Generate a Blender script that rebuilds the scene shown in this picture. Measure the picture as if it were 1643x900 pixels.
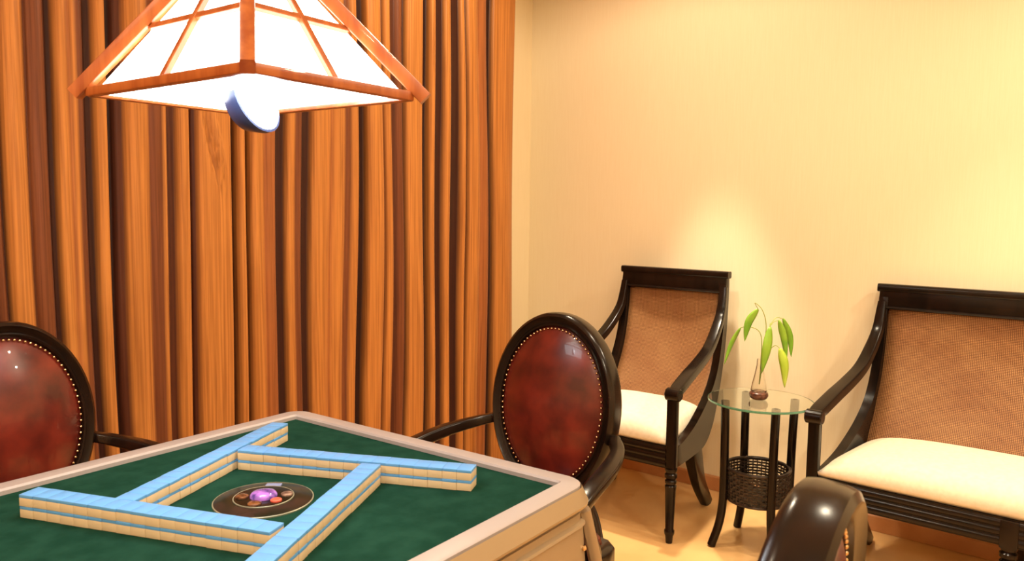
import bpy, bmesh, math, random
from mathutils import Vector, Matrix
random.seed(7)
PI = math.pi
scene = bpy.context.scene
for o in list(bpy.data.objects):
    bpy.data.objects.remove(o, do_unlink=True)
C = scene.collection

# ------------------------------------------------------------------ camera
f_px, pitch, yaw, roll = 1249.0, math.radians(5.228), math.radians(35.82), math.radians(0.704)
F = Vector((math.cos(yaw)*math.cos(pitch), math.sin(yaw)*math.cos(pitch), -math.sin(pitch)))
R0 = Vector((math.sin(yaw), -math.cos(yaw), 0)); U0 = R0.cross(F)
Rv = R0*math.cos(roll) + U0*math.sin(roll); Uv = -R0*math.sin(roll) + U0*math.cos(roll)
cam_d = bpy.data.cameras.new('camera'); cam = bpy.data.objects.new('camera', cam_d); C.objects.link(cam)
cam_d.sensor_width = 36.0; cam_d.lens = f_px/1643.0*36.0; cam_d.clip_start = 0.02
M = Matrix((Rv, Uv, -F)).transposed().to_4x4(); M.translation = (0, 0, 1.32)
cam.matrix_world = M
cam_d.dof.use_dof = True; cam_d.dof.focus_distance = 2.3; cam_d.dof.aperture_fstop = 9.0
scene.camera = cam
u_r, u_f = Vector((Rv.x, Rv.y, 0)).normalized(), Vector((F.x, F.y, 0)).normalized()

# ------------------------------------------------------------------ world + exposure
w = bpy.data.worlds.new('world'); scene.world = w; w.use_nodes = True
w.node_tree.nodes['Background'].inputs[0].default_value = (0.05, 0.04, 0.03, 1)
w.node_tree.nodes['Background'].inputs[1].default_value = 0.2
vs = scene.view_settings
vs.view_transform = 'Standard'; vs.look = 'None'; vs.gamma = 1.0; vs.use_curve_mapping = False
vs.exposure = 0.0
WARM = (1.0, 0.85, 0.62)
CEIL = 2.70
# downlights in the ceiling: x, y, watts, spot angle (degrees), blend
DOWN = [(3.06, 1.36, 260, 39, .45), (2.80, 0.12, 150, 64, 1), (2.50, -0.9, 112, 165, .5),
        (2.35, 1.50, 72, 172, .35), (0.25, 1.35, 48, 150, .8), (-1.1, 1.3, 80, 165, .5),  # this row and the next: unseen lamps added for soft fill light
        (1.9, 0.15, 48, 170, .5), (-0.1, -0.3, 66, 165, .5), (-1.4, -0.6, 80, 165, .5), (0.9, -1.6, 90, 165, .5)]
PENDANT = 9.0

# ------------------------------------------------------------------ materials
def mat(name, col, rough=.5, metal=0.0, emit=None, es=0.0, trans=0.0, coat=0.0, sheen=0.0, ior=1.45, spec=.5):
    m = bpy.data.materials.new(name); m.use_nodes = True
    b = m.node_tree.nodes['Principled BSDF']
    b.inputs['Base Color'].default_value = (*col, 1); b.inputs['Roughness'].default_value = rough
    b.inputs['Metallic'].default_value = metal; b.inputs['IOR'].default_value = ior
    b.inputs['Transmission Weight'].default_value = trans; b.inputs['Coat Weight'].default_value = coat
    b.inputs['Sheen Weight'].default_value = sheen; b.inputs['Specular IOR Level'].default_value = spec
    if emit: b.inputs['Emission Color'].default_value = (*emit, 1); b.inputs['Emission Strength'].default_value = es
    return m
def nodes(m): return m.node_tree.nodes, m.node_tree.links, m.node_tree.nodes['Principled BSDF']
def noise_col(m, c1, c2, scale=(1, 1, 1), nscale=8, detail=4, lo=.35, hi=.65, bump=0.0, dist=.002):
    n, l, b = nodes(m)
    tc = n.new('ShaderNodeTexCoord'); mp = n.new('ShaderNodeMapping'); mp.inputs['Scale'].default_value = scale
    t = n.new('ShaderNodeTexNoise'); t.inputs['Scale'].default_value = nscale; t.inputs['Detail'].default_value = detail
    r = n.new('ShaderNodeValToRGB'); r.color_ramp.elements[0].position = lo; r.color_ramp.elements[1].position = hi
    r.color_ramp.elements[0].color = (*c1, 1); r.color_ramp.elements[1].color = (*c2, 1)
    l.new(tc.outputs['Object'], mp.inputs[0]); l.new(mp.outputs[0], t.inputs[0]); l.new(t.outputs[0], r.inputs[0])
    l.new(r.outputs[0], b.inputs['Base Color'])
    if bump:
        bp = n.new('ShaderNodeBump'); bp.inputs['Strength'].default_value = bump; bp.inputs['Distance'].default_value = dist
        l.new(t.outputs[0], bp.inputs['Height']); l.new(bp.outputs[0], b.inputs['Normal'])
    return m
MT = {}
MT['wall'] = noise_col(mat('wall_paper', (.8, .6, .35), .75), (.87, .745, .505), (.89, .77, .535), (60, 60, 2), 4, 3, bump=.05, dist=.001)
MT['ceiling'] = noise_col(mat('ceiling_paint', (.8, .7, .55), .9), (.80, .70, .54), (.83, .73, .57), nscale=20)
MT['floor'] = noise_col(mat('polished_floor', (.6, .35, .14), .22, coat=.2), (.70, .40, .16), (.80, .49, .21), (1, 1, 1), 3.5, 6, .3, .7)
MT['baseboard'] = noise_col(mat('baseboard_tile', (.4, .17, .07), .3), (.55, .25, .10), (.62, .30, .13), nscale=10)
MT['wood'] = noise_col(mat('dark_lacquered_wood', (.008, .005, .004), .2, coat=0, spec=.32), (.005, .0032, .0025), (.012, .006, .004), (4, 4, .6), 9, 5)
MT['chairwood'] = noise_col(mat('dark_carved_wood', (.012, .007, .005), .22, coat=0, spec=.38), (.007, .004, .003), (.018, .008, .005), (3, 3, 1), 8, 5)
MT['lampwood'] = noise_col(mat('red_lamp_wood', (.36, .09, .02), .35, coat=.2), (.30, .065, .014), (.44, .125, .03), (6, 6, 1), 8, 4)
MT['leather'] = noise_col(mat('oxblood_leather', (.12, .012, .008), .30, coat=.25), (.065, .0075, .006), (.20, .022, .012), (1, 1, 1), 14, 6, .3, .72, bump=.12, dist=.0015)
MT['brass'] = mat('nail_brass', (.75, .55, .32), .25, 1.0)
MT['cushion'] = noise_col(mat('cream_upholstery', (.8, .7, .52), .85, sheen=.2), (.80, .70, .53), (.86, .77, .60), nscale=60, bump=.08, dist=.001)
MT['felt'] = noise_col(mat('green_felt', (.012, .06, .035), .95, sheen=0, spec=.05), (.0070, .038, .024), (.012, .053, .035), nscale=25, detail=6, bump=.1, dist=.0008)
MT['rim'] = mat('champagne_rim_plastic', (.42, .37, .365), .4)
MT['casing'] = mat('champagne_metallic_casing', (.43, .33, .21), .33, .35)
MT['slot'] = mat('black_slot', (.01, .01, .01), .6)
MT['tile'] = mat('ivory_tile', (.78, .62, .40), .32, coat=.2)
MT['tileback'] = mat('sky_blue_tile_back', (.14, .42, .90), .35, coat=.2)
MT['glass'] = mat('table_glass', (.93, .99, .95), .02, trans=1.0, ior=1.48)
MT['glass_edge'] = mat('green_glass_edge', (.25, .62, .42), .1, trans=.65, ior=1.5)
MT['vaseglass'] = mat('vase_glass', (.99, .97, .93), .02, trans=1.0, ior=1.33)
MT['soil'] = noise_col(mat('brown_pebbles', (.10, .03, .02), .35, coat=.5), (.05, .015, .01), (.20, .07, .04), nscale=70)
MT['leaf'] = noise_col(mat('leaf_green', (.2, .42, .03), .4), (.13, .34, .02), (.32, .52, .05), nscale=9)
MT['leaf2'] = noise_col(mat('leaf_young_green', (.45, .6, .06), .4), (.36, .54, .04), (.55, .66, .09), nscale=9)
MT['stem'] = mat('leaf_stem', (.30, .38, .06), .5)
MT['wicker'] = noise_col(mat('black_wicker', (.02, .013, .01), .4), (.012, .008, .006), (.045, .026, .018), nscale=60)
MT['pane'] = mat('lit_white_pane', (.9, .9, .88), .5, emit=(1, .975, .93), es=PENDANT)
MT['diffuser'] = mat('lit_white_diffuser', (.9, .9, .9), .5, emit=(.95, .98, 1), es=PENDANT)
MT['bulb'] = mat('lit_spot_lens', (.9, .95, 1), .3, emit=(.86, .93, 1), es=PENDANT*3)
MT['spotshell'] = mat('blue_black_lamp_shell', (.03, .05, .13), .3)
MT['cord'] = mat('black_cord', (.02, .02, .02), .5)
MT['white'] = mat('white_trim', (.8, .78, .74), .4)
MT['downlens'] = mat('lit_downlight_lens', (1, .9, .7), .4, emit=WARM, es=12)
MT['console'] = noise_col(mat('console_dark_plastic', (.01, .01, .008), .2, coat=0, spec=.2), (.004, .006, .004), (.02, .013, .008), nscale=30)
MT['conring'] = mat('console_grey_ring', (.30, .29, .20), .35, .3)
MT['console_band'] = noise_col(mat('console_smoked_band', (.02, .02, .012), .18, coat=0, spec=.2), (.006, .013, .007), (.035, .022, .018), nscale=25)
MT['purple'] = noise_col(mat('violet_lit_dome', (.30, .10, .6), .12, emit=(.42, .16, 1), es=.15, coat=.8), (.03, .02, .12), (.42, .17, .62), nscale=55, detail=2, lo=.4, hi=.6)
MT['amber'] = noise_col(mat('amber_button', (.15, .06, .02), .25, coat=.2), (.05, .02, .01), (.28, .11, .04), nscale=90)
MT['red'] = mat('coral_red_button', (.75, .12, .07), .3)
MT['paleblue'] = mat('pale_blue_display', (.22, .26, .45), .2)
MT['buff'] = noise_col(mat('buff_button', (.45, .28, .18), .3), (.08, .04, .03), (.38, .24, .17), nscale=90)
# cane weave
m = mat('cane_weave', (.5, .25, .1), .55); n, l, b = nodes(m)
tc = n.new('ShaderNodeTexCoord')
def wave(axis, sc):
    t = n.new('ShaderNodeTexWave'); t.bands_direction = axis; t.inputs['Scale'].default_value = sc; t.inputs['Distortion'].default_value = .6
    t.inputs['Detail Scale'].default_value = 2; l.new(tc.outputs['UV'], t.inputs[0]); return t
wx, wy = wave('X', 52), wave('Y', 52)
mx = n.new('ShaderNodeMath'); mx.operation = 'MULTIPLY'; l.new(wx.outputs['Fac'], mx.inputs[0]); l.new(wy.outputs['Fac'], mx.inputs[1])
ns = n.new('ShaderNodeTexNoise'); ns.inputs['Scale'].default_value = 5; ns.inputs['Detail'].default_value = 4; l.new(tc.outputs['UV'], ns.inputs[0])
r1 = n.new('ShaderNodeValToRGB'); l.new(mx.outputs[0], r1.inputs[0])
r1.color_ramp.elements[0].position = 0.02; r1.color_ramp.elements[0].color = (.13, .045, .014, 1)
r1.color_ramp.elements[1].position = .45; r1.color_ramp.elements[1].color = (.50, .26, .10, 1)
mixn = n.new('ShaderNodeMix'); mixn.data_type = 'RGBA'; mixn.blend_type = 'MULTIPLY'
r2 = n.new('ShaderNodeValToRGB'); l.new(ns.outputs[0], r2.inputs[0])
r2.color_ramp.elements[0].position = .3; r2.color_ramp.elements[0].color = (.78, .66, .58, 1); r2.color_ramp.elements[1].position = .6; r2.color_ramp.elements[1].color = (1, 1, 1, 1)
mixn.inputs['Factor'].default_value = 1; l.new(r1.outputs[0], mixn.inputs['A']); l.new(r2.outputs[0], mixn.inputs['B'])
l.new(mixn.outputs['Result'], b.inputs['Base Color'])
bp = n.new('ShaderNodeBump'); bp.inputs['Strength'].default_value = .5; bp.inputs['Distance'].default_value = .002
l.new(mx.outputs[0], bp.inputs['Height']); l.new(bp.outputs[0], b.inputs['Normal'])
MT['cane'] = m
# striped satin curtain: colour attribute holds woven stripes with fold shade painted in, plus silk slubs
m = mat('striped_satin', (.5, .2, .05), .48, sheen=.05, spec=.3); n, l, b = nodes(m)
at = n.new('ShaderNodeAttribute'); at.attribute_name = 'stripe_fold_shade'
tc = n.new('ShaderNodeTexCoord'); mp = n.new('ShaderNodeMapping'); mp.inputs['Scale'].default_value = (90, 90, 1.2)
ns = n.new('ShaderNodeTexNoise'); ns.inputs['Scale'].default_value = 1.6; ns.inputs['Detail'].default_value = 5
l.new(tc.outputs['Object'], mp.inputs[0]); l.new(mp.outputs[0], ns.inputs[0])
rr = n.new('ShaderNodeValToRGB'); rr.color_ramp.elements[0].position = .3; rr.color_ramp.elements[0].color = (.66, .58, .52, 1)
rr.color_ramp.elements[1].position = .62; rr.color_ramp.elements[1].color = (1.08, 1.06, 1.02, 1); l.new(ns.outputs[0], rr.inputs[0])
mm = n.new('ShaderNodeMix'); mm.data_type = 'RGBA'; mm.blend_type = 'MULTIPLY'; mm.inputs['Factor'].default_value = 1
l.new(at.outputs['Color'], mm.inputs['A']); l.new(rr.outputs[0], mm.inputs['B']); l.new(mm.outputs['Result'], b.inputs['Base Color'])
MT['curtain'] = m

# ------------------------------------------------------------------ helpers
def link(name, me, m=None, parent=None, smooth=False, loc=None):
    if isinstance(me, bmesh.types.BMesh):
        bmesh.ops.recalc_face_normals(me, faces=me.faces[:])
        d = bpy.data.meshes.new(name); me.to_mesh(d); me.free(); me = d
    o = bpy.data.objects.new(name, me); C.objects.link(o)
    if m and not me.materials: me.materials.append(MT[m] if isinstance(m, str) else m)
    if smooth:
        for p in me.polygons: p.use_smooth = True
        if smooth != 'all': me.set_sharp_from_angle(angle=math.radians(38))
    if parent: o.parent = parent
    if loc: o.location = loc
    return o
def tag(o, label=None, cat=None, group=None, kind=None):
    if label: o['label'] = label
    if cat: o['category'] = cat
    if group: o['group'] = group
    if kind: o['kind'] = kind
    return o
def empty(name, loc=(0, 0, 0), rz=0):
    o = bpy.data.objects.new(name, None); C.objects.link(o); o.location = loc; o.rotation_euler = (0, 0, rz)
    o.empty_display_size = .05
    return o
def box(bm, c, s, M=None, bev=0.0):
    r = bmesh.ops.create_cube(bm, size=1.0); vs_ = r['verts']
    for v in vs_: v.co = Vector((v.co.x*s[0], v.co.y*s[1], v.co.z*s[2])) + Vector(c)
    if bev:
        es = list({e for v in vs_ for e in v.link_edges})
        rb = bmesh.ops.bevel(bm, geom=es, offset=bev, segments=2, affect='EDGES', profile=.6)
        vs_ = list(set(rb['verts']) | {v for v in vs_ if v.is_valid})
    if M is not None:
        for v in vs_: v.co = M @ v.co
    return vs_
def B(c, s, bev=0.0, M=None):
    bm = bmesh.new(); box(bm, c, s, M, bev); return bm
def loft(bm, rings, closed_ring=True, caps=True, closed_path=False):
    V = [[bm.verts.new(p) for p in r] for r in rings]
    n_ = len(V[0]); last = len(V) if closed_path else len(V)-1
    for i in range(last):
        a, c = V[i], V[(i+1) % len(V)]
        for j in range(n_ if closed_ring else n_-1):
            k = (j+1) % n_
            bm.faces.new((a[j], a[k], c[k], c[j]))
    if caps and not closed_path and closed_ring:
        bm.faces.new(V[0][::-1]); bm.faces.new(V[-1])
    return V
def spline(pts, k=8):
    P = [Vector(p) for p in pts]; P = [P[0]*2-P[1]] + P + [P[-1]*2-P[-2]]; out = []
    for i in range(1, len(P)-2):
        for j in range(k):
            t = j/k; a, b_, c, d = P[i-1], P[i], P[i+1], P[i+2]
            out.append(.5*((2*b_) + (c-a)*t + (2*a-5*b_+4*c-d)*t*t + (3*b_-a-3*c+d)*t**3))
    out.append(P[-2]); return out
def tube(bm, pts, rad, seg=10, sect=None, up=None, caps=True):
    """sweep a round (or given 2-D) section along a path; rad = number or list"""
    P = [Vector(p) for p in pts]; N = len(P); rings = []; prev = None
    for i in range(N):
        t = (P[min(i+1, N-1)] - P[max(i-1, 0)]).normalized()
        if up is not None: u = Vector(up)
        elif prev is None: u = Vector((0, 0, 1)) if abs(t.z) < .9 else Vector((1, 0, 0))
        else: u = prev
        s_ = t.cross(u)
        if s_.length < 1e-6: s_ = t.cross(Vector((1, 0, .1)))
        s_.normalize(); u = s_.cross(t).normalized(); prev = u
        r = rad[i] if isinstance(rad, (list, tuple)) else rad
        if sect is None: rings.append([P[i] + (s_*math.cos(2*PI*j/seg) + u*math.sin(2*PI*j/seg))*r for j in range(seg)])
        else: rings.append([P[i] + (s_*a + u*b_)*r for a, b_ in sect])
    loft(bm, rings, caps=caps); return bm
def lerp_list(vals, n_):
    out = []
    for i in range(n_):
        t = i/(n_-1)*(len(vals)-1); k = min(int(t), len(vals)-2); out.append(vals[k]+(vals[k+1]-vals[k])*(t-k))
    return out
def lathe(bm, prof, seg=20, c=(0, 0, 0)):
    rings = [[Vector((c[0]+r*math.cos(2*PI*j/seg), c[1]+r*math.sin(2*PI*j/seg), c[2]+z)) for j in range(seg)] for r, z in prof]
    loft(bm, rings); return bm
def rrect(w, h, r, n_=4):
    out = []
    for cx, cy, a0 in ((w-r, h-r, 0), (-w+r, h-r, 90), (-w+r, -h+r, 180), (w-r, -h+r, 270)):
        for i in range(n_+1):
            a = math.radians(a0 + 90*i/n_); out.append((cx+r*math.cos(a), cy+r*math.sin(a)))
    return out
def prism(bm, outline, y0, y1, mapf, bev=0.0):
    """outline in (u,v); extruded between y0,y1 with mapf(u,v,y)->xyz"""
    a = [bm.verts.new(mapf(u, v, y0)) for u, v in outline]; c = [bm.verts.new(mapf(u, v, y1)) for u, v in outline]
    n_ = len(a)
    f0 = bm.faces.new(a[::-1]); f1 = bm.faces.new(c)
    for i in range(n_): bm.faces.new((a[i], a[(i+1) % n_], c[(i+1) % n_], c[i]))
    if bev:
        es = [e for e in f0.edges] + [e for e in f1.edges]
        bmesh.ops.bevel(bm, geom=es, offset=bev, segments=2, affect='EDGES', profile=.5)
    return bm
def disc(bm, c, r, h, seg=24):
    lathe(bm, [(r, 0), (r, h)], seg, c)
def copy_tree(o, parent=None):
    c = o.copy(); C.objects.link(c)
    if parent: c.parent = parent
    for ch in list(o.children): copy_tree(ch, c)
    return c

# ------------------------------------------------------------------ room shell
BY = 2.46                                    # back wall (curtain side)
WA = math.radians(3.5)                       # the right wall stands a touch askew to the table
def wx_at(y): return 3.478 + (y-1.0)*math.tan(WA)
XL, YF = -2.3, -2.6
corner = [(XL, YF), (wx_at(YF), YF), (wx_at(BY), BY), (XL, BY)]
def slab(name, z0, z1, m):
    bm = bmesh.new(); T_ = .12
    pts = [(XL-T_, YF-T_), (wx_at(YF)+T_, YF-T_), (wx_at(BY)+T_, BY+T_), (XL-T_, BY+T_)]
    prism(bm, pts, z0, z1, lambda u, v, y: (u, v, y)); return tag(link(name, bm, m), kind='structure')
slab('floor', -.1, 0, 'floor'); slab('ceiling', CEIL, CEIL+.1, 'ceiling')
def wall(name, a, c, t=.12):
    a, c = Vector(a), Vector(c); d = (c-a).normalized(); nrm = Vector((d.y, -d.x))
    bm = bmesh.new(); prism(bm, [a, c, c+nrm*t, a+nrm*t], 0, CEIL, lambda u, v, y: (u, v, y))
    return tag(link(name, bm, 'wall'), kind='structure')
wall('wall_front', corner[0], corner[1]); wall('wall_right', corner[1], corner[2])
wall('wall_back', corner[2], corner[3]); wall('wall_left', corner[3], corner[0])
def baseboard(name, a, c):
    a, c = Vector(a), Vector(c); d = (c-a).normalized(); nrm = Vector((-d.y, d.x)); L = (c-a).length
    bm = bmesh.new(); ang = math.atan2(d.y, d.x)
    prof = [(0, .001), (.012, .001), (.012, .062), (.008, .07), (0, .07)]
    prism(bm, prof, .013, L-.013, lambda u, v, y: (a.x+d.x*y+nrm.x*u, a.y+d.y*y+nrm.y*u, v))
    return tag(link(name, bm, 'baseboard'), kind='structure')
baseboard('baseboard_right', corner[1], corner[2]); baseboard('baseboard_back', corner[2], corner[3])
baseboard('baseboard_left', corner[3], corner[0]); baseboard('baseboard_front', corner[0], corner[1])

# ------------------------------------------------------------------ ceiling downlights (outside the frame; the later ones are added fill light)
DL = ['narrow warm downlight in the ceiling above the glass side table', 'warm downlight in the ceiling above the settee',
      'warm downlight in the ceiling at the far right of the room', 'added warm fill downlight in the ceiling between table and cane armchair',
      'added warm fill downlight in the ceiling left of the pendant lamp', 'added warm fill downlight in the ceiling at the left end of the curtain',
      'added warm fill downlight in the ceiling above the foreground chair', 'added warm fill downlight in the ceiling nearest the middle of the room',
      'added warm fill downlight in the ceiling near the left wall', 'added warm fill downlight in the ceiling near the front wall']
for i, (x, y, watt, ang, bl) in enumerate(DOWN):
    o = empty('ceiling_downlight', (x, y, CEIL))
    bm = bmesh.new(); lathe(bm, [(.038, -.002), (.052, -.006), (.054, 0), (.05, 0)], 24); link('trim_ring', bm, 'white', o, True)
    bm = bmesh.new(); disc(bm, (0, 0, -.003), .038, .003); link('lens', bm, 'downlens', o)
    ld = bpy.data.lights.new('downlight_beam', 'SPOT'); ld.energy = watt; ld.color = WARM; ld.spot_size = math.radians(ang); ld.spot_blend = bl
    ld.shadow_soft_size = .05
    lo = bpy.data.objects.new('beam', ld); C.objects.link(lo); lo.parent = o; lo.location = (0, 0, -.02)
    tag(o, DL[i], 'downlight', 'ceiling downlights')

# ------------------------------------------------------------------ curtain
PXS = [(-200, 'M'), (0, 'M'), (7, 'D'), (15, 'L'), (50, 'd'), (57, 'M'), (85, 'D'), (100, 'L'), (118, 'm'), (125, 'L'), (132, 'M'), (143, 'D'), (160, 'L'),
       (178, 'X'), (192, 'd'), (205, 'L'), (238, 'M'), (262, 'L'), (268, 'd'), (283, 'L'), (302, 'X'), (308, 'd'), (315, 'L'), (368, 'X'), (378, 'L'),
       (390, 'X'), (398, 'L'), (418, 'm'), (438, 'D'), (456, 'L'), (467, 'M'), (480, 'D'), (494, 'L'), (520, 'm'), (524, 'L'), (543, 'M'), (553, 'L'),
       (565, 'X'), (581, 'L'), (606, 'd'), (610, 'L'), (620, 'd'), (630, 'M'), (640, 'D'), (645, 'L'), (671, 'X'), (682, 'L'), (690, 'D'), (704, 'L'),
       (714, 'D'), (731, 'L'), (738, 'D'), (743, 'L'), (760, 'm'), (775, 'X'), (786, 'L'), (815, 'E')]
CY = 2.34
def px2x(px):                               # where each fold hangs along the rail
    q = math.atan2(px-821.5, f_px); a = yaw - q
    return CY/math.tan(a)
segs = []
for (p, k), (p2, _) in zip(PXS[:-1], PXS[1:]): 
    if p >= 0: segs.append([px2x(p), px2x(p2), k])
xx = segs[0][0]; left = []
while xx > -1.6:                            # the cloth goes on to the left, outside the frame
    k = random.choice('LMLDLdLXLM'); wd = random.uniform(.03, .085) if k == 'L' else random.uniform(.018, .04)
    left.append([xx-wd, xx, k]); xx -= wd
segs = left[::-1] + segs
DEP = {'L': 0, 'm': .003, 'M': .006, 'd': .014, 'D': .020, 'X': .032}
COLS = {'L': (.54, .215, .050), 'm': (.36, .12, .034), 'M': (.19, .058, .020), 'd': (.095, .025, .010), 'D': (.045, .011, .006), 'X': (.028, .007, .004)}  # darker classes: brown and maroon stripes, with the shade of deep folds painted in
def build_curtain():
    step = .0042; x0, x1 = segs[0][0], segs[-1][1]; n_ = int((x1-x0)/step); xs = [x0+(x1-x0)*i/n_ for i in range(n_+1)]
    dep, col = [], []; si = 0
    for x in xs:
        while si < len(segs)-1 and x > segs[si][1]: si += 1
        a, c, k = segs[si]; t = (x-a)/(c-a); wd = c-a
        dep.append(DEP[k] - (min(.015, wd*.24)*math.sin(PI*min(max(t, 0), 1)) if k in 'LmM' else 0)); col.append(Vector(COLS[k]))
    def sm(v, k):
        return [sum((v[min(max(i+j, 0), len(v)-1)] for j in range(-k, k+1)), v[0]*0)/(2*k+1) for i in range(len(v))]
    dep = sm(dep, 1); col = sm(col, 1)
    zs = [.010 + (CEIL-.042)*j/60 for j in range(61)]
    verts, cols = [], []
    for z in zs:
        g = .55 + .45*min(1, (2.7-z)/1.2)   # pleats are tighter near the rail
        for i, x in enumerate(xs):
            s1 = .010*math.sin(1.7*z+2.3*x) + .003*math.sin(3.9*z+7.1*x) + .018*(1.1-z)*max(0, 1.5-x)*.6
            y = CY - .02 + dep[i]*g + .006*math.sin(2.6*z+9*x)
            if 1.30 < z < 1.72:             # the crumpled tuck in one fold
                tq = (1.66-z)/.28; dx = x - (1.478 + .062*tq)
                y += .020*math.exp(-(dx/.009)**2)*math.exp(-((z-1.51)/.11)**2) - .012*math.exp(-((dx-.022)/.012)**2)*math.exp(-((z-1.49)/.10)**2)
            verts.append((min(x + s1*(1 if x < x1-.1 else (x1-x)/.1), x1), y, z))
    N = len(xs); faces = [(j*N+i, j*N+i+1, (j+1)*N+i+1, (j+1)*N+i) for j in range(len(zs)-1) for i in range(N-1)]
    me = bpy.data.meshes.new('curtain'); me.from_pydata(verts, [], faces)
    ca = me.color_attributes.new('stripe_fold_shade', 'FLOAT_COLOR', 'POINT')
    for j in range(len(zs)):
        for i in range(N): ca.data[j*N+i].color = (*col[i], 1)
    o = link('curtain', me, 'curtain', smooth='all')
    s = o.modifiers.new('cloth', 'SOLIDIFY'); s.thickness = .0025; s.offset = 1
    return tag(o, 'floor-length satin curtain in copper and maroon stripes hanging in deep folds', 'curtain')
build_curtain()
bm = B(((segs[0][0]+3.3)/2, CY+.03, CEIL-.012), (3.3-segs[0][0], .05, .024), .003)
tag(link('curtain_rail', bm, 'white'), 'white ceiling rail carrying the striped curtain', 'curtain rail')

# ------------------------------------------------------------------ mahjong table
TX, TY, TZ = .875, 1.206, .77
HF = .405
tab = tag(empty('mahjong_table', (TX, TY, 0)), 'square automatic mahjong table with green felt top and champagne rim', 'table')
def sq_sweep(bm, prof, r0=.03, seg=5):
    """profile (half-width, z) swept round a square with rounded corners; closed profile"""
    rings = []
    for hw, z in prof:
        r = max(.002, r0 + (hw-HF)); ring = []
        for cx, cy, a0 in ((1, 1, 0), (-1, 1, 90), (-1, -1, 180), (1, -1, 270)):
            for i in range(seg+1):
                a = math.radians(a0+90*i/seg); ring.append(Vector((cx*(hw-r)+r*math.cos(a), cy*(hw-r)+r*math.sin(a), z)))
        rings.append(ring)
    loft(bm, rings, closed_path=True); return bm
bm = sq_sweep(bmesh.new(), [(HF, TZ-.012), (HF, TZ+.008), (HF+.004, TZ+.012), (HF+.038, TZ+.012), (HF+.043, TZ+.009), (HF+.043, TZ-.012)], .004)
link('rim', bm, 'rim', tab, True)
bm = B((0, 0, TZ-.006), (HF*2-.001, HF*2-.001, .012)); link('felt_top', bm, 'felt', tab)
bm = sq_sweep(bmesh.new(), [(HF+.01, TZ-.0125), (HF+.043, TZ-.0125), (HF+.046, TZ+.006), (HF+.060, TZ-.024), (HF+.058, TZ-.030), (HF+.040, TZ-.034), (HF+.040, TZ-.046), (HF+.01, TZ-.046)], .004)
link('sloped_skirt', bm, 'casing', tab, True)
bm = sq_sweep(bmesh.new(), [(HF+.012, TZ-.046), (HF+.044, TZ-.046), (HF+.045, TZ-.060), (HF+.053, TZ-.063), (HF+.055, TZ-.068), (HF+.050, TZ-.071), (HF+.056, TZ-.155), (HF+.050, TZ-.160), (HF+.012, TZ-.160)], .004)
link('casing', bm, 'casing', tab, True)
for k in range(4):
    Mr = Matrix.Rotation(k*PI/2, 4, 'Z')
    bm = bmesh.new(); a0 = HF+.036; a1 = HF+.050
    for p, q in (((a0, -.048), (a1+.006, -.165)),):
        tube(bm, [(p[0], -p[0], TZ+p[1]), (q[0], -q[0], TZ+q[1])], 1, sect=rrect(.015, .012, .005, 2), up=(1, -1, 0))
    for v in bm.verts: v.co = Mr @ v.co
    link('corner_strip', bm, 'casing', tab, True)
    bm = B((.05, -(HF+.0535), TZ-.115), (.36, .012, .055), .002); 
    for v in bm.verts: v.co = Mr @ v.co
    d = link('drawer', bm, 'casing', tab, True)
    bm = B((.05, -(HF+.060), TZ-.10), (.10, .004, .014), .001)
    for v in bm.verts: v.co = Mr @ v.co
    link('slot', bm, 'slot', d)
    bm = bmesh.new(); lathe(bm, [(.0055, -.004), (.0055, .001), (.003, .003)], 12)
    for v in bm.verts: v.co = Mr @ (Matrix.Translation((.415, -(HF+.0545), TZ-.115)) @ Matrix.Rotation(PI/2, 4, 'X') @ v.co)
    link('screw', bm, 'brass', tab, True)
bm = bmesh.new(); box(bm, (0, 0, .66), (.78, .78, .12), None, .01); link('machine_box', bm, 'slot', tab)
bm = bmesh.new(); lathe(bm, [(.10, .06), (.09, .10), (.075, .2), (.075, .55), (.11, .605)], 20); link('pedestal', bm, 'casing', tab, True)
for k in range(4):
    a = PI/4+k*PI/2
    bm = bmesh.new(); tube(bm, [(.06*math.cos(a), .06*math.sin(a), .07), (.2*math.cos(a), .2*math.sin(a), .055), (.34*math.cos(a), .34*math.sin(a), .02)], 1, sect=rrect(.032, .02, .008, 2), up=(0, 0, 1))
    link('foot', bm, 'casing', tab, True)
# centre console
con = link('console', lathe(bmesh.new(), [(.0915, 0), (.0915, .0022), (.090, .003), (.082, .0010)], 48, (.005, -.002, TZ)), 'conring', tab, True)
def conpart(name, bm, m): return link(name, bm, m, con, True)
cc = (.005, -.002, TZ)
conpart('smoked_cover', lathe(bmesh.new(), [(.0895, .0008), (.0893, .0028), (.08, .004), (.05, .0065)], 48, cc), 'console_band')
conpart('inner_ring', lathe(bmesh.new(), [(.0555, .004), (.0555, .0076), (.0545, .0082), (.052, .0072)], 40, cc), 'conring')
conpart('button_plate', lathe(bmesh.new(), [(.0535, .004), (.0535, .0078), (.051, .008)], 40, cc), 'console')
conpart('dome', lathe(bmesh.new(), [(.025, .0075), (.0245, .012), (.021, .016), (.013, .0185), (.004, .0195)], 28, cc), 'purple')
for nm, a, b_, r, mm_ in (('amber_button', -.039, -.006, .012, 'amber'), ('red_button', .030, -.022, .0105, 'red'), ('front_button', -.004, -.040, .0125, 'amber'), ('buff_button', .041, .010, .011, 'buff')):
    p = Vector(cc) + u_r*a + u_f*b_
    conpart(nm, lathe(bmesh.new(), [(r, .0075), (r, .0105), (r*.8, .0118), (r*.3, .0122)], 18, p), mm_)
p = Vector(cc) + u_f*.062
bm = B((0, 0, .0065), (.03, .014, .004), .001)
ang = math.atan2(u_r.y, u_r.x)
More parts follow.
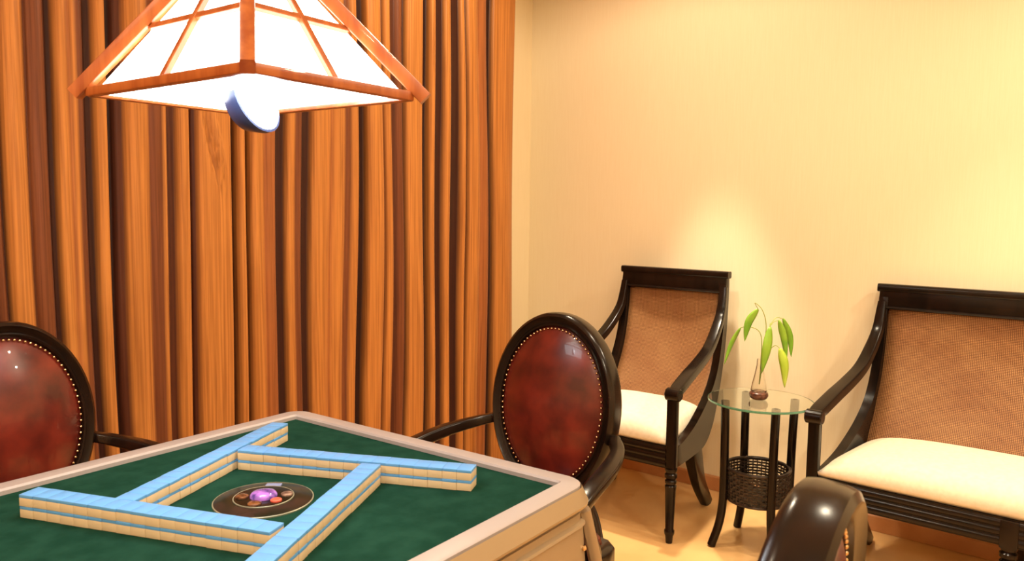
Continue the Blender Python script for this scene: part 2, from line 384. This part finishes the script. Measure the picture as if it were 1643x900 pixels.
for v in bm.verts: v.co = Matrix.Translation(p) @ Matrix.Rotation(ang, 4, 'Z') @ v.co
conpart('display_window', bm, 'paleblue')

# ------------------------------------------------------------------ tiles: four walls of 17 stacks, two high
PIT, TL, TH = .0298, .040, .021
bm = B((0, 0, .0075), (PIT-.0003, TL, .0150), .0008); tile_me = bpy.data.meshes.new('tile_body'); bm.to_mesh(tile_me); bm.free(); tile_me.materials.append(MT['tile'])
bm = B((0, 0, .01785), (PIT-.0003, TL, .0057), .0008); back_me = bpy.data.meshes.new('tile_back'); bm.to_mesh(back_me); bm.free(); back_me.materials.append(MT['tileback'])
for me in (tile_me, back_me):
    for p in me.polygons: p.use_smooth = True
    me.set_sharp_from_angle(angle=math.radians(50))
# start of near edge, direction angle, side the tiles lie on
WALLS = [((.570, 1.471), -71.0, 1, 'left end of the near-left tile wall', 0),
         ((.677, 1.2855), 21.8, 1, 'far end of the far-left tile wall', 1),
         ((.9525, 1.3895), -66.8, 1, 'right end of the far-right tile wall', 1),
         ((1.0725, 1.0905), 205.0, -1, 'far end of the near-right tile wall', 0)]
ORD = 'first second third fourth fifth sixth seventh eighth ninth tenth eleventh twelfth thirteenth fourteenth fifteenth sixteenth seventeenth'.split()
for (sx, sy), ang, side, txt, rev in WALLS:
    a = math.radians(ang); d = Vector((math.cos(a), math.sin(a), 0)); nn = Vector((-d.y, d.x, 0))*side
    for k in range(17):
        for lev in (0, 1):
            p = Vector((sx, sy, 0)) + d*(PIT*(k+.5)) + nn*(TL/2 + random.uniform(-.0007, .0007))
            p.z = TZ + .0005 + lev*TH
            t = link('mahjong_tile', tile_me); t.location = p; t.rotation_euler = (0, 0, a + random.uniform(-.008, .008))
            link('tile_back', back_me, None, t)
            tag(t, ('blue-backed mahjong tile, upper row, ' if lev else 'cream mahjong tile, lower row, ') + ORD[16-k if rev else k] + ' from ' + txt, 'mahjong tile', 'mahjong tiles in four stacked walls')

# ------------------------------------------------------------------ pendant lamp over the table
LX, LY, LZ = .868, 1.205, 1.51
HX, HY = .168, .228
AP = .300                                      # height of the ridge point above the bottom
lamp = tag(empty('pendant_lamp', (LX, LY, LZ)), 'pyramid pendant lamp with red-brown wooden bars and glowing white panes', 'lamp')
TC = .85                                       # pyramid is cut at this fraction under a wooden cap
apex = Vector((0, 0, AP))
cs = [Vector((-HX, -HY, 0)), Vector((HX, -HY, 0)), Vector((HX, HY, 0)), Vector((-HX, HY, 0))]
for k in range(4):
    a, c = cs[k], cs[(k+1) % 4]; nout = (c-a).cross(Vector((0, 0, 1))).normalized()
    tip = Vector((a.x*1.10, a.y*1.10, .004)); rtop = Vector((0, 0, AP+.012)); e = tip-rtop
    bm = bmesh.new(); up_ = (a.normalized()*.6+Vector((0, 0, 1))).normalized()
    tube(bm, [tip, rtop + e*(1-TC)], 1, sect=rrect(.011, .012, .003, 2), up=up_); link('corner_bar', bm, 'lampwood', lamp, True)
    bm = bmesh.new(); tube(bm, [a+Vector((0, 0, .008)), c+Vector((0, 0, .008))], 1, sect=rrect(.009, .008, .002, 2), up=(0, 0, 1)); link('bottom_rail', bm, 'lampwood', lamp, True)
    def fp(u, t): return (a*(1-u)+c*u)*(1-t) + apex*t
    fn = (c-a).cross(apex-a).normalized()
    bm = bmesh.new(); tube(bm, [fp(0, .40)+fn*.002, fp(1, .40)+fn*.002], 1, sect=rrect(.006, .006, .0015, 1), up=fn); link('cross_bar', bm, 'lampwood', lamp, True)
    bm = bmesh.new(); tube(bm, [fp(.5, .03)+fn*.003, fp(.5, TC)+fn*.003], 1, sect=rrect(.006, .006, .0015, 1), up=fn); link('centre_bar', bm, 'lampwood', lamp, True)
    for t0, t1 in ((.01, .40), (.40, TC)):
        for u0, u1 in ((0, .5), (.5, 1)):
            bm = bmesh.new(); q = [fp(u0, t0), fp(u1, t0), fp(u1, t1), fp(u0, t1)]
            loft(bm, [[v-fn*.004 for v in q], [v-fn*.001 for v in q]]); link('pane', bm, 'pane', lamp)
bm = B((0, 0, .010), (2*HX-.02, 2*HY-.02, .004)); link('bottom_diffuser', bm, 'diffuser', lamp)
bm = B((0, 0, AP*TC+.004), (2*HX*(1-TC)+.03, 2*HY*(1-TC)+.03, .022), .004); link('top_cap', bm, 'lampwood', lamp, True)
bm = bmesh.new(); tube(bm, [(0, 0, AP*TC), (0, 0, CEIL-LZ-.02)], .004, 8); link('cord', bm, 'cord', lamp, True)
bm = bmesh.new(); lathe(bm, [(.02, CEIL-LZ-.04), (.05, CEIL-LZ-.02), (.055, CEIL-LZ-.001)], 20); link('ceiling_rose', bm, 'lampwood', lamp, True)
# tilted round spot under the diffuser
sd = (-F*.34 + Rv*.88 + Uv*.32).normalized()
sp = Vector((.0, .0, -.006)) + u_r*.008
Ms = Matrix.Translation(sp) @ sd.to_track_quat('Z', 'Y').to_matrix().to_4x4()
def spotpart(name, prof, m, parent):
    bm = lathe(bmesh.new(), [(r*1.22, z*1.1) for r, z in prof], 32)
    for v in bm.verts: v.co = Ms @ v.co
    return link(name, bm, m, parent, True)
sh = spotpart('spot_shell', [(.020, -.040), (.034, -.030), (.046, -.006), (.0475, .004), (.044, .005), (.043, .001)], 'spotshell', lamp)
spotpart('spot_lens', [(.0425, -.001), (.042, .004), (.03, .010), (.012, .013)], 'bulb', sh)

# ------------------------------------------------------------------ oval-back chairs
OW, OH, IW, IH, OZ = .200, .258, .166, .218, .778
LEAN = math.radians(6)
def oval_ring(bm, prof, seg=64):
    rings = []
    for i in range(seg):
        a = 2*PI*i/seg; ca, sa = math.cos(a), math.sin(a); ring = []
        for t, x in prof:                      # t: 0 inner .. 1 outer
            ring.append(Vector((x, (IW+(OW-IW)*t)*ca, (IH+(OH-IH)*t)*sa)))
        rings.append(ring)
    loft(bm, rings, closed_path=True, caps=False); return bm
ML = Matrix.Translation((0, 0, OZ)) @ Matrix.Rotation(LEAN, 4, 'Y')
def leaned(bm):
    for v in bm.verts: v.co = ML @ v.co
    return bm
def pad(bm, sgn):
    rings = []
    for j in range(9):
        t = j/8; r = math.cos(t*PI/2*.97); x = sgn*(.010 + .046*(1-r*r)**.85)
        rings.append([Vector((x, IW*r*1.01*math.cos(2*PI*i/40), IH*r*1.01*math.sin(2*PI*i/40))) for i in range(40)])
    loft(bm, rings); return bm
def make_oval_chair():
    ch = empty('oval_back_chair')
    fr = link('back_frame', leaned(oval_ring(bmesh.new(), [(-.02, -.014), (.08, -.022), (.2, -.024), (.3, -.019), (.45, -.021), (.72, -.028), (.92, -.022), (1.0, -.010), (1.0, .018), (.94, .030), (.7, .036), (.3, .026), (.1, .026), (-.02, .014)])), 'chairwood', ch, True)
    link('front_pad', leaned(pad(bmesh.new(), -1)), 'leather', ch, 'all')
    link('back_pad', leaned(pad(bmesh.new(), 1)), 'leather', ch, 'all')
    for sgn, nm in ((-1, 'front_nailheads'), (1, 'back_nailheads')):
        bm = bmesh.new(); nn_ = 84
        for i in range(nn_):
            a = 2*PI*i/nn_; c = Vector((sgn*.018, IW*.975*math.cos(a), IH*.975*math.sin(a)))
            r = .0040; rings = []
            for rr_, h in ((r, 0), (r*.75, .0028), (r*.25, .004)):
                rings.append([c+Vector((sgn*h, rr_*math.cos(2*PI*j/8), rr_*math.sin(2*PI*j/8))) for j in range(8)])
            loft(bm, rings)
        tag(link(nm, leaned(bm), 'brass', ch, 'all'), kind='stuff')
    # seat
    so = [(-.03, .20), (-.03, -.20), (-.2, -.235), (-.40, -.245), (-.475, -.20), (-.49, 0), (-.475, .20), (-.40, .245), (-.2, .235)]
    so = [(p.x, p.y) for p in spline([(x, y, 0) for x, y in so+[so[0]]], 4)][:-1]
    prism(bm := bmesh.new(), so, .385, .450, lambda u, v, y: (u, v, y), .006); link('seat_frame', bm, 'chairwood', ch, True)
    cx = -.25; bm = bmesh.new(); rings = []
    for sc, z in ((.86, .4505), (.89, .458), (.87, .476), (.74, .490), (.45, .498), (.15, .500)):
        rings.append([Vector((cx+(u-cx)*sc, v*sc, z)) for u, v in so])
    loft(bm, rings); link('seat_pad', bm, 'leather', ch, 'all')
    for s_ in (-1, 1):
        bm = bmesh.new(); P = spline([(-.02, s_*.10, .55), (-.005, s_*.13, .48), (-.03, s_*.165, .41)], 5)
        tube(bm, P, 1, sect=rrect(.02, .016, .006, 2), up=(1, 0, 0)); link('back_support', bm, 'chairwood', ch, True)
        bm = bmesh.new(); P = spline([(.0, s_*.192, .712), (-.06, s_*.236, .700), (-.16, s_*.268, .690), (-.28, s_*.285, .672), (-.345, s_*.288, .645), (-.352, s_*.287, .615), (-.325, s_*.285, .605)], 6)
        tube(bm, P, lerp_list([.75, .85, .98, 1.0, .95, .8, .55], len(P)), sect=rrect(.021, .0165, .008, 3), up=(0, .12*s_, 1)); arm = link('arm', bm, 'chairwood', ch, True)
        bm = bmesh.new(); P = spline([(-.31, s_*.284, .655), (-.295, s_*.286, .58), (-.24, s_*.272, .50), (-.22, s_*.243, .41)], 6)
        tube(bm, P, lerp_list([1, .9, 1, 1.15], len(P)), sect=rrect(.017, .017, .007, 3), up=(1, 0, 0)); link('arm_post', bm, 'chairwood', arm, True)
        bm = lathe(bmesh.new(), [(.013, 0), (.017, .02), (.014, .04), (.021, .25), (.024, .33), (.018, .335), (.027, .35), (.027, .388)], 16, (-.415, s_*.205, 0)); link('leg', bm, 'chairwood', ch, True)
        bm = bmesh.new(); P = spline([(-.05, s_*.175, .39), (-.045, s_*.178, .25), (.0, s_*.185, .10), (.05, s_*.19, 0)], 5)
        tube(bm, P, lerp_list([1.1, 1, .85, .75], len(P)), sect=rrect(.021, .021, .005, 2), up=(0, 1, 0)); link('leg', bm, 'chairwood', ch, True)
    return ch
ch = make_oval_chair(); ch.location = (1.806, 1.155, 0)
G_ = 'oval-back chairs around the mahjong table'
tag(ch, 'oval-back armchair of oxblood leather between the table and the cane armchairs', 'chair', G_)
c2 = copy_tree(ch); c2.location = (.785, 2.07, 0); c2.rotation_euler = (0, 0, PI/2)
tag(c2, 'oval-back armchair of oxblood leather in front of the curtain, at the left edge', 'chair', G_)
c3 = copy_tree(ch); c3.location = (.835, .2265, 0); c3.rotation_euler = (0, 0, math.radians(-88))
tag(c3, 'oval-back armchair seen from behind in the foreground, before the settee', 'chair', G_)

# ------------------------------------------------------------------ cane armchair and settee
def cane_seat(name, hw, mid_leg, TOP):
    """local x runs from the seat front (0) to the back, y across, z up"""
    ch = empty(name); SPL = math.tan(math.radians(5.8))
    def yy(s): return hw - SPL*s
    def P3(side, s, z, off=0): return Vector((s, side*(yy(s)+off), z))
    # curved side frames
    up_e = spline([(.02, .385, 0), (.12, .400, 0), (.25, .437, 0), (.40, .513, 0), (.50, .605, 0), (.555, .74, 0), (.577, .88, 0), (.590, TOP-.02, 0)], 5)
    lo_e = spline([(.635, TOP-.02, 0), (.628, .88, 0), (.612, .74, 0), (.575, .60, 0), (.52, .47, 0), (.46, .375, 0), (.36, .31, 0), (.20, .302, 0), (.02, .305, 0)], 5)
    outl = [(p.x, p.y) for p in up_e] + [(p.x, p.y) for p in lo_e]
    for sd_ in (-1, 1):
        bm = bmesh.new(); prism(bm, outl, -.017, .017, lambda u, v, y: P3(sd_, u, v, y), .004); link('side_frame', bm, 'wood', ch, True)
        # arm
        pts = spline([(.592, TOP-.06, 0), (.583, .93, 0), (.556, .855, 0), (.49, .785, 0), (.40, .722, 0), (.28, .682, 0), (.16, .652, 0), (.05, .622, 0), (.005, .610, 0)], 6)
        bm = bmesh.new(); tube(bm, [P3(sd_, p.x, p.y, .004) for p in pts], lerp_list([.7, .8, .9, 1, 1.05, 1.1, 1.15, 1.15, 1.0], len(pts)), sect=rrect(.022, .017, .006, 3), up=(0, 0, 1))
        arm = link('arm', bm, 'wood', ch, True)
        bm = bmesh.new(); c = P3(sd_, .0, .603, .002); rings = []
        for yo, r in ((-.030, .012), (-.030, .021), (-.026, .0255), (.026, .0255), (.030, .021), (.030, .012)):
            rings.append([c+Vector((r*math.cos(2*PI*j/20), yo, r*math.sin(2*PI*j/20))) for j in range(20)])
        loft(bm, rings); link('scroll', bm, 'wood', arm, True)
        bm = bmesh.new(); tube(bm, [P3(sd_, .004, .60), P3(sd_, .004, .305)], 1, sect=rrect(.020, .0165, .004, 2), up=(1, 0, 0)); link('arm_post', bm, 'wood', ch, True)
    legp = [(.0125, 0), (.0135, .002), (.016, .030), (.0205, .040), (.0205, .052), (.0165, .058), (.0215, .215), (.0235, .235), (.018, .240), (.0235, .247), (.0235, .256), (.018, .262), (.025, .270), (.025, .282), (.019, .288), (.0245, .297), (.0245, .306)]
    ys = [-hw, hw] + ([0] if mid_leg else [])
    for y in ys:
        link('leg', lathe(bmesh.new(), legp, 20, (.004, y, 0)), 'wood', ch, True)
        q = (abs(y)-SPL*.4-.012)*(1 if y > 0 else -1) if y else 0
        P = spline([(.30, q, .33), (.335, q, .24), (.40, q*.985, .12), (.505, q*.965, 0)], 6)
        bm = bmesh.new(); tube(bm, P, lerp_list([1.45, 1.3, 1.05, .9], len(P)), sect=rrect(.019, .030, .005, 2), up=(1, 0, .6)); link('leg', bm, 'wood', ch, True)
        if y == 0: link('leg_block', B((.002, 0, .345), (.046, .05, .088), .004), 'wood', ch, True)
    # reeded front rail, back rail
    prof = [(.02, .305), (-.014, .305)]
    for i in range(3):
        z0 = .309+.027*i; prof += [(-.014, z0), (-.0185, z0+.004), (-.020, z0+.012), (-.0185, z0+.020), (-.014, z0+.024)]
    prof += [(-.014, .392), (.02, .392)]
    bm = bmesh.new(); prism(bm, prof, -hw+.018, hw-.018, lambda u, v, y: (u+.004, y, v)); link('front_rail', bm, 'wood', ch, True)
    yb = yy(.45)-.017
    link('back_rail', B((.46, 0, .36), (.04, 2*yb, .09), .004), 'wood', ch, True)
    # top rail with rolled crest
    yt = yy(.6)
    bm = B((.606, 0, TOP-.045), (.036, 2*yt+.036, .082), .005); tr = link('top_rail', bm, 'wood', ch, True)
    bm = bmesh.new(); tube(bm, [(.604, -yt-.026, TOP-.004), (.604, yt+.026, TOP-.004)], 1, sect=rrect(.020, .016, .010, 4), up=(0, 0, 1)); link('crest_roll', bm, 'wood', tr, True)
    bm = bmesh.new(); tube(bm, [(.585, -yt+.01, TOP-.082), (.585, yt-.01, TOP-.082)], .006, 8); link('bead', bm, 'wood', tr, True)
    # woven cane back, curved like the frames
    prof_c = spline([(.604, TOP-.085, 0), (.600, .88, 0), (.580, .74, 0), (.535, .60, 0), (.475, .48, 0), (.44, .42, 0)], 4)
    NY = 16; verts, uvs, faces = [], [], []; ln = 0; prev = None
    for p in prof_c:
        if prev is not None: ln += (p-prev).length
        prev = p; yw = yy(p.x)-.016
        for j in range(NY+1):
            t = -1+2*j/NY; verts.append((p.x+.022*(1-t*t)*min(1, (TOP-.08-p.y)*6), t*yw, p.y)); uvs.append((t*yw, ln))
    nr = len(prof_c); faces = [(i*(NY+1)+j, i*(NY+1)+j+1, (i+1)*(NY+1)+j+1, (i+1)*(NY+1)+j) for i in range(nr-1) for j in range(NY)]
    me = bpy.data.meshes.new('cane_panel'); me.from_pydata(verts, [], faces); uv = me.uv_layers.new(name='UVMap')
    for lp in me.loops: uv.data[lp.index].uv = uvs[lp.vertex_index]
    o = link('cane_panel', me, 'cane', ch, 'all'); sm_ = o.modifiers.new('thick', 'SOLIDIFY'); sm_.thickness = .006
    # seat board and crowned cushion
    NX, NYc = 26, (54 if mid_leg else 32); D0, D1 = -.012, .49
    def cw(s): return yy(max(s, 0)) - .021
    bm = bmesh.new(); rows = []; bot = []
    def sup(t): return max(0.0, 1-abs(t)**5)**.5
    for i in range(NX+1):
        u = -1+2*i/NX; s = D0+(D1-D0)*(i/NX)
        r_, b2 = [], []
        for j in range(NYc+1):
            v = -1+2*j/NYc; hgt = .412 + .072*sup(u)*sup(v) + .012*(1-u*u)*(1-v*v)
            ww = cw(s)
            r_.append(bm.verts.new((s, v*ww, hgt))); b2.append(bm.verts.new((s+(.012 if i == 0 else 0), v*ww, .393)))
        rows.append(r_); bot.append(b2)
    for i in range(NX):
        for j in range(NYc):
            bm.faces.new((rows[i][j], rows[i][j+1], rows[i+1][j+1], rows[i+1][j])); bm.faces.new((bot[i][j], bot[i+1][j], bot[i+1][j+1], bot[i][j+1]))
    for i in range(NX):
        bm.faces.new((rows[i][0], rows[i+1][0], bot[i+1][0], bot[i][0])); bm.faces.new((rows[i][NYc], bot[i][NYc], bot[i+1][NYc], rows[i+1][NYc]))
    for j in range(NYc):
        bm.faces.new((rows[0][j], bot[0][j], bot[0][j+1], rows[0][j+1])); bm.faces.new((rows[NX][j], rows[NX][j+1], bot[NX][j+1], bot[NX][j]))
    link('seat_cushion', bm, 'cushion', ch, 'all')
    return ch
RZ = -WA
a1 = cane_seat('cane_armchair', .310, False, 1.040)
a1.location = (2.820, 1.550, 0); a1.rotation_euler = (0, 0, math.radians(-2.2))
tag(a1, 'dark wooden armchair with woven cane back and cream seat, left of the glass side table', 'armchair')
a2 = cane_seat('cane_settee', .600, True, 1.028)
a2.location = (2.780, .106, 0); a2.rotation_euler = (0, 0, RZ)
tag(a2, 'wide dark wooden settee with woven cane back and cream cushion, right of the side table', 'settee')

# ------------------------------------------------------------------ glass side table
GX, GY, GZ = 3.004, .960, .590
st = tag(empty('side_table', (GX, GY, 0)), 'round glass-topped side table with dark legs and a wicker basket', 'side table')
GR = .199
gt = link('glass_top', lathe(bmesh.new(), [(GR-.002, GZ-.009), (GR, GZ-.007), (GR, GZ-.002), (GR-.002, GZ)], 64), 'glass', st, True)
bm = bmesh.new(); seg = 64
loft(bm, [[Vector(((GR+.0002+a)*math.cos(2*PI*j/seg), (GR+.0002+a)*math.sin(2*PI*j/seg), GZ-.0045+z)) for a, z in ((0, -.004), (.0012, -.003), (.0012, .003), (0, .004))] for j in range(seg)], closed_path=True, caps=False)
link('polished_edge', bm, 'glass_edge', gt, True)
for k in range(4):
    a = math.radians(45+90*k)-WA; ca, sa = math.cos(a), math.sin(a)
    P = spline([(r*ca, r*sa, z) for r, z in ((.142, GZ-.010), (.138, .45), (.136, .30), (.137, .18), (.150, .09), (.178, 0.004))], 5)
    bm = bmesh.new(); tube(bm, P, .0165, 14); leg = link('leg', bm, 'wood', st, True)
    link('glass_pad', lathe(bmesh.new(), [(.009, GZ-.0105), (.009, GZ-.009)], 12, (.142*ca, .142*sa, 0)), 'cord', leg)
# woven basket
bk = empty('basket'); bk.parent = st
BR0, BR1, BZ0, BZ1 = .112, .122, .190, .318
NS = 44
def br(z): return BR0+(BR1-BR0)*(z-BZ0)/(BZ1-BZ0)
bm = bmesh.new(); NROW = 11
for i in range(NROW):
    z = BZ0+.006+(BZ1-BZ0-.012)*i/(NROW-1); rings = []
    for j in range(NS*2):
        a = 2*PI*j/(NS*2); r = br(z)+(.0032 if ((j//2)+i) % 2 else -.0032)*(1 if j % 2 else 0); 
        c = Vector((r*math.cos(a), r*math.sin(a), z)); er = Vector((math.cos(a), math.sin(a), 0))
        rings.append([c + er*.0035*math.cos(q) + Vector((0, 0, .0048*math.sin(q))) for q in (PI/4, 3*PI/4, 5*PI/4, 7*PI/4)])
    loft(bm, rings, closed_path=True, caps=False)
tag(link('weave', bm, 'wicker', bk, True), kind='stuff')
bm = bmesh.new()
for j in range(NS):
    a = 2*PI*(j+.25)/NS
    tube(bm, [(br(BZ0)*math.cos(a), br(BZ0)*math.sin(a), BZ0), (br(BZ1)*math.cos(a), br(BZ1)*math.sin(a), BZ1)], .0026, 5)
tag(link('stakes', bm, 'wicker', bk, True), kind='stuff')
for z, nm in ((BZ1, 'basket_rim'), (BZ0, 'basket_foot')):
    bm = bmesh.new(); loft(bm, [[Vector(((br(z)+.0065*math.cos(q))*math.cos(2*PI*j/48), (br(z)+.0065*math.cos(q))*math.sin(2*PI*j/48), z+.0065*math.sin(q))) for q in [2*PI*k/8 for k in range(8)]] for j in range(48)], closed_path=True, caps=False)
    link(nm, bm, 'wicker', bk, True)
link('basket_base', lathe(bmesh.new(), [(BR0, BZ0-.003), (BR0, BZ0+.003)], 40), 'wicker', bk)

# ------------------------------------------------------------------ vase with leafy sprig
VX, VY = 2.999, .966
vz = GZ + .0006
vase = tag(empty('vase', (VX, VY, vz)), 'small clear conical vase with dark brown base standing on the glass table', 'vase')
link('glass_body', lathe(bmesh.new(), [(.026, .030), (.0315, .036), (.027, .062), (.019, .098), (.0125, .135), (.0115, .160), (.0095, .160), (.0105, .135), (.017, .098), (.025, .062), (.029, .038), (.024, .032)], 28), 'vaseglass', vase, True)
link('base', lathe(bmesh.new(), [(.022, 0), (.031, .005), (.0365, .016), (.035, .027), (.027, .0335)], 28), 'soil', vase, True)
pl_ = tag(empty('leafy_sprig', (VX, VY, vz)), 'sprig of six long drooping green leaves standing in the vase', 'plant')
def cpt(px, py, off=0.0):
    """a point above the vase given its sideways and upward offset in metres (side = along the wall)"""
    return u_r*px + Vector((0, 0, py)) + u_f*off
SC = 1/405.0
def pt(x, y, off=0.0): return cpt((x-1220)*SC, (641-y)*SC, off)
# leaf: base, mid, tip (as offsets read at the vase), width, material, depth offset
LV = [((1216, 498), (1203, 520), (1197, 550), .018, 'leaf', .02), ((1193, 530), (1181, 558), (1170, 590), .010, 'leaf', .05), ((1227, 522), (1222, 555), (1216, 594), .021, 'leaf', -.05),
      ((1251, 516), (1262, 545), (1267, 582), .016, 'leaf', .03), ((1262, 515), (1277, 545), (1279, 578), .015, 'leaf', .06), ((1245, 556), (1252, 582), (1254, 618), .021, 'leaf2', -.04)]
stems = [[(1222, 600), (1228, 530), (1222, 500), (1210, 488), (1216, 498)], [(1221, 600), (1222, 540), (1205, 527), (1193, 530)], [(1222, 600), (1229, 540), (1229, 518), (1227, 522)],
         [(1222, 600), (1230, 540), (1240, 520), (1251, 516)], [(1222, 600), (1231, 540), (1246, 514), (1262, 515)], [(1222, 600), (1228, 568), (1238, 553), (1245, 556)]]
for (b0, m0, t0, wd, mt_, off), stp in zip(LV, stems):
    p0, p1, p2 = pt(*b0, off), pt(*m0, off*1.25), pt(*t0, off*1.15)
    P = spline([p0, p1, p2], 7); rows = []; bm = bmesh.new(); N_ = len(P)
    for i, q in enumerate(P):
        t = i/(N_-1); wv = wd*(math.sin(PI*min(1, t*.96+.04))**.75)*(1-.35*t)+.0004
        tg = (P[min(i+1, N_-1)]-P[max(i-1, 0)]).normalized(); side = tg.cross(u_f).normalized()
        nrm = side.cross(tg).normalized()
        rows.append([q-side*wv+nrm*.006*wv/wd, q-side*wv*.5+nrm*.001, q+nrm*-.001, q+side*wv*.5+nrm*.001, q+side*wv+nrm*.006*wv/wd])
    loft(bm, rows, closed_ring=False)
    lf = link('leaf', bm, mt_, pl_, 'all'); s_ = lf.modifiers.new('t', 'SOLIDIFY'); s_.thickness = .0008
    SP = spline([pt(x, y, off*k/(len(stp)-1)) for k, (x, y) in enumerate(stp)], 6)
    SP = [Vector((0, 0, .06))] + SP
    bm = bmesh.new(); tube(bm, SP, lerp_list([.0022, .0016, .0013], len(SP)), 6); link('stem', bm, 'stem', pl_, 'all')
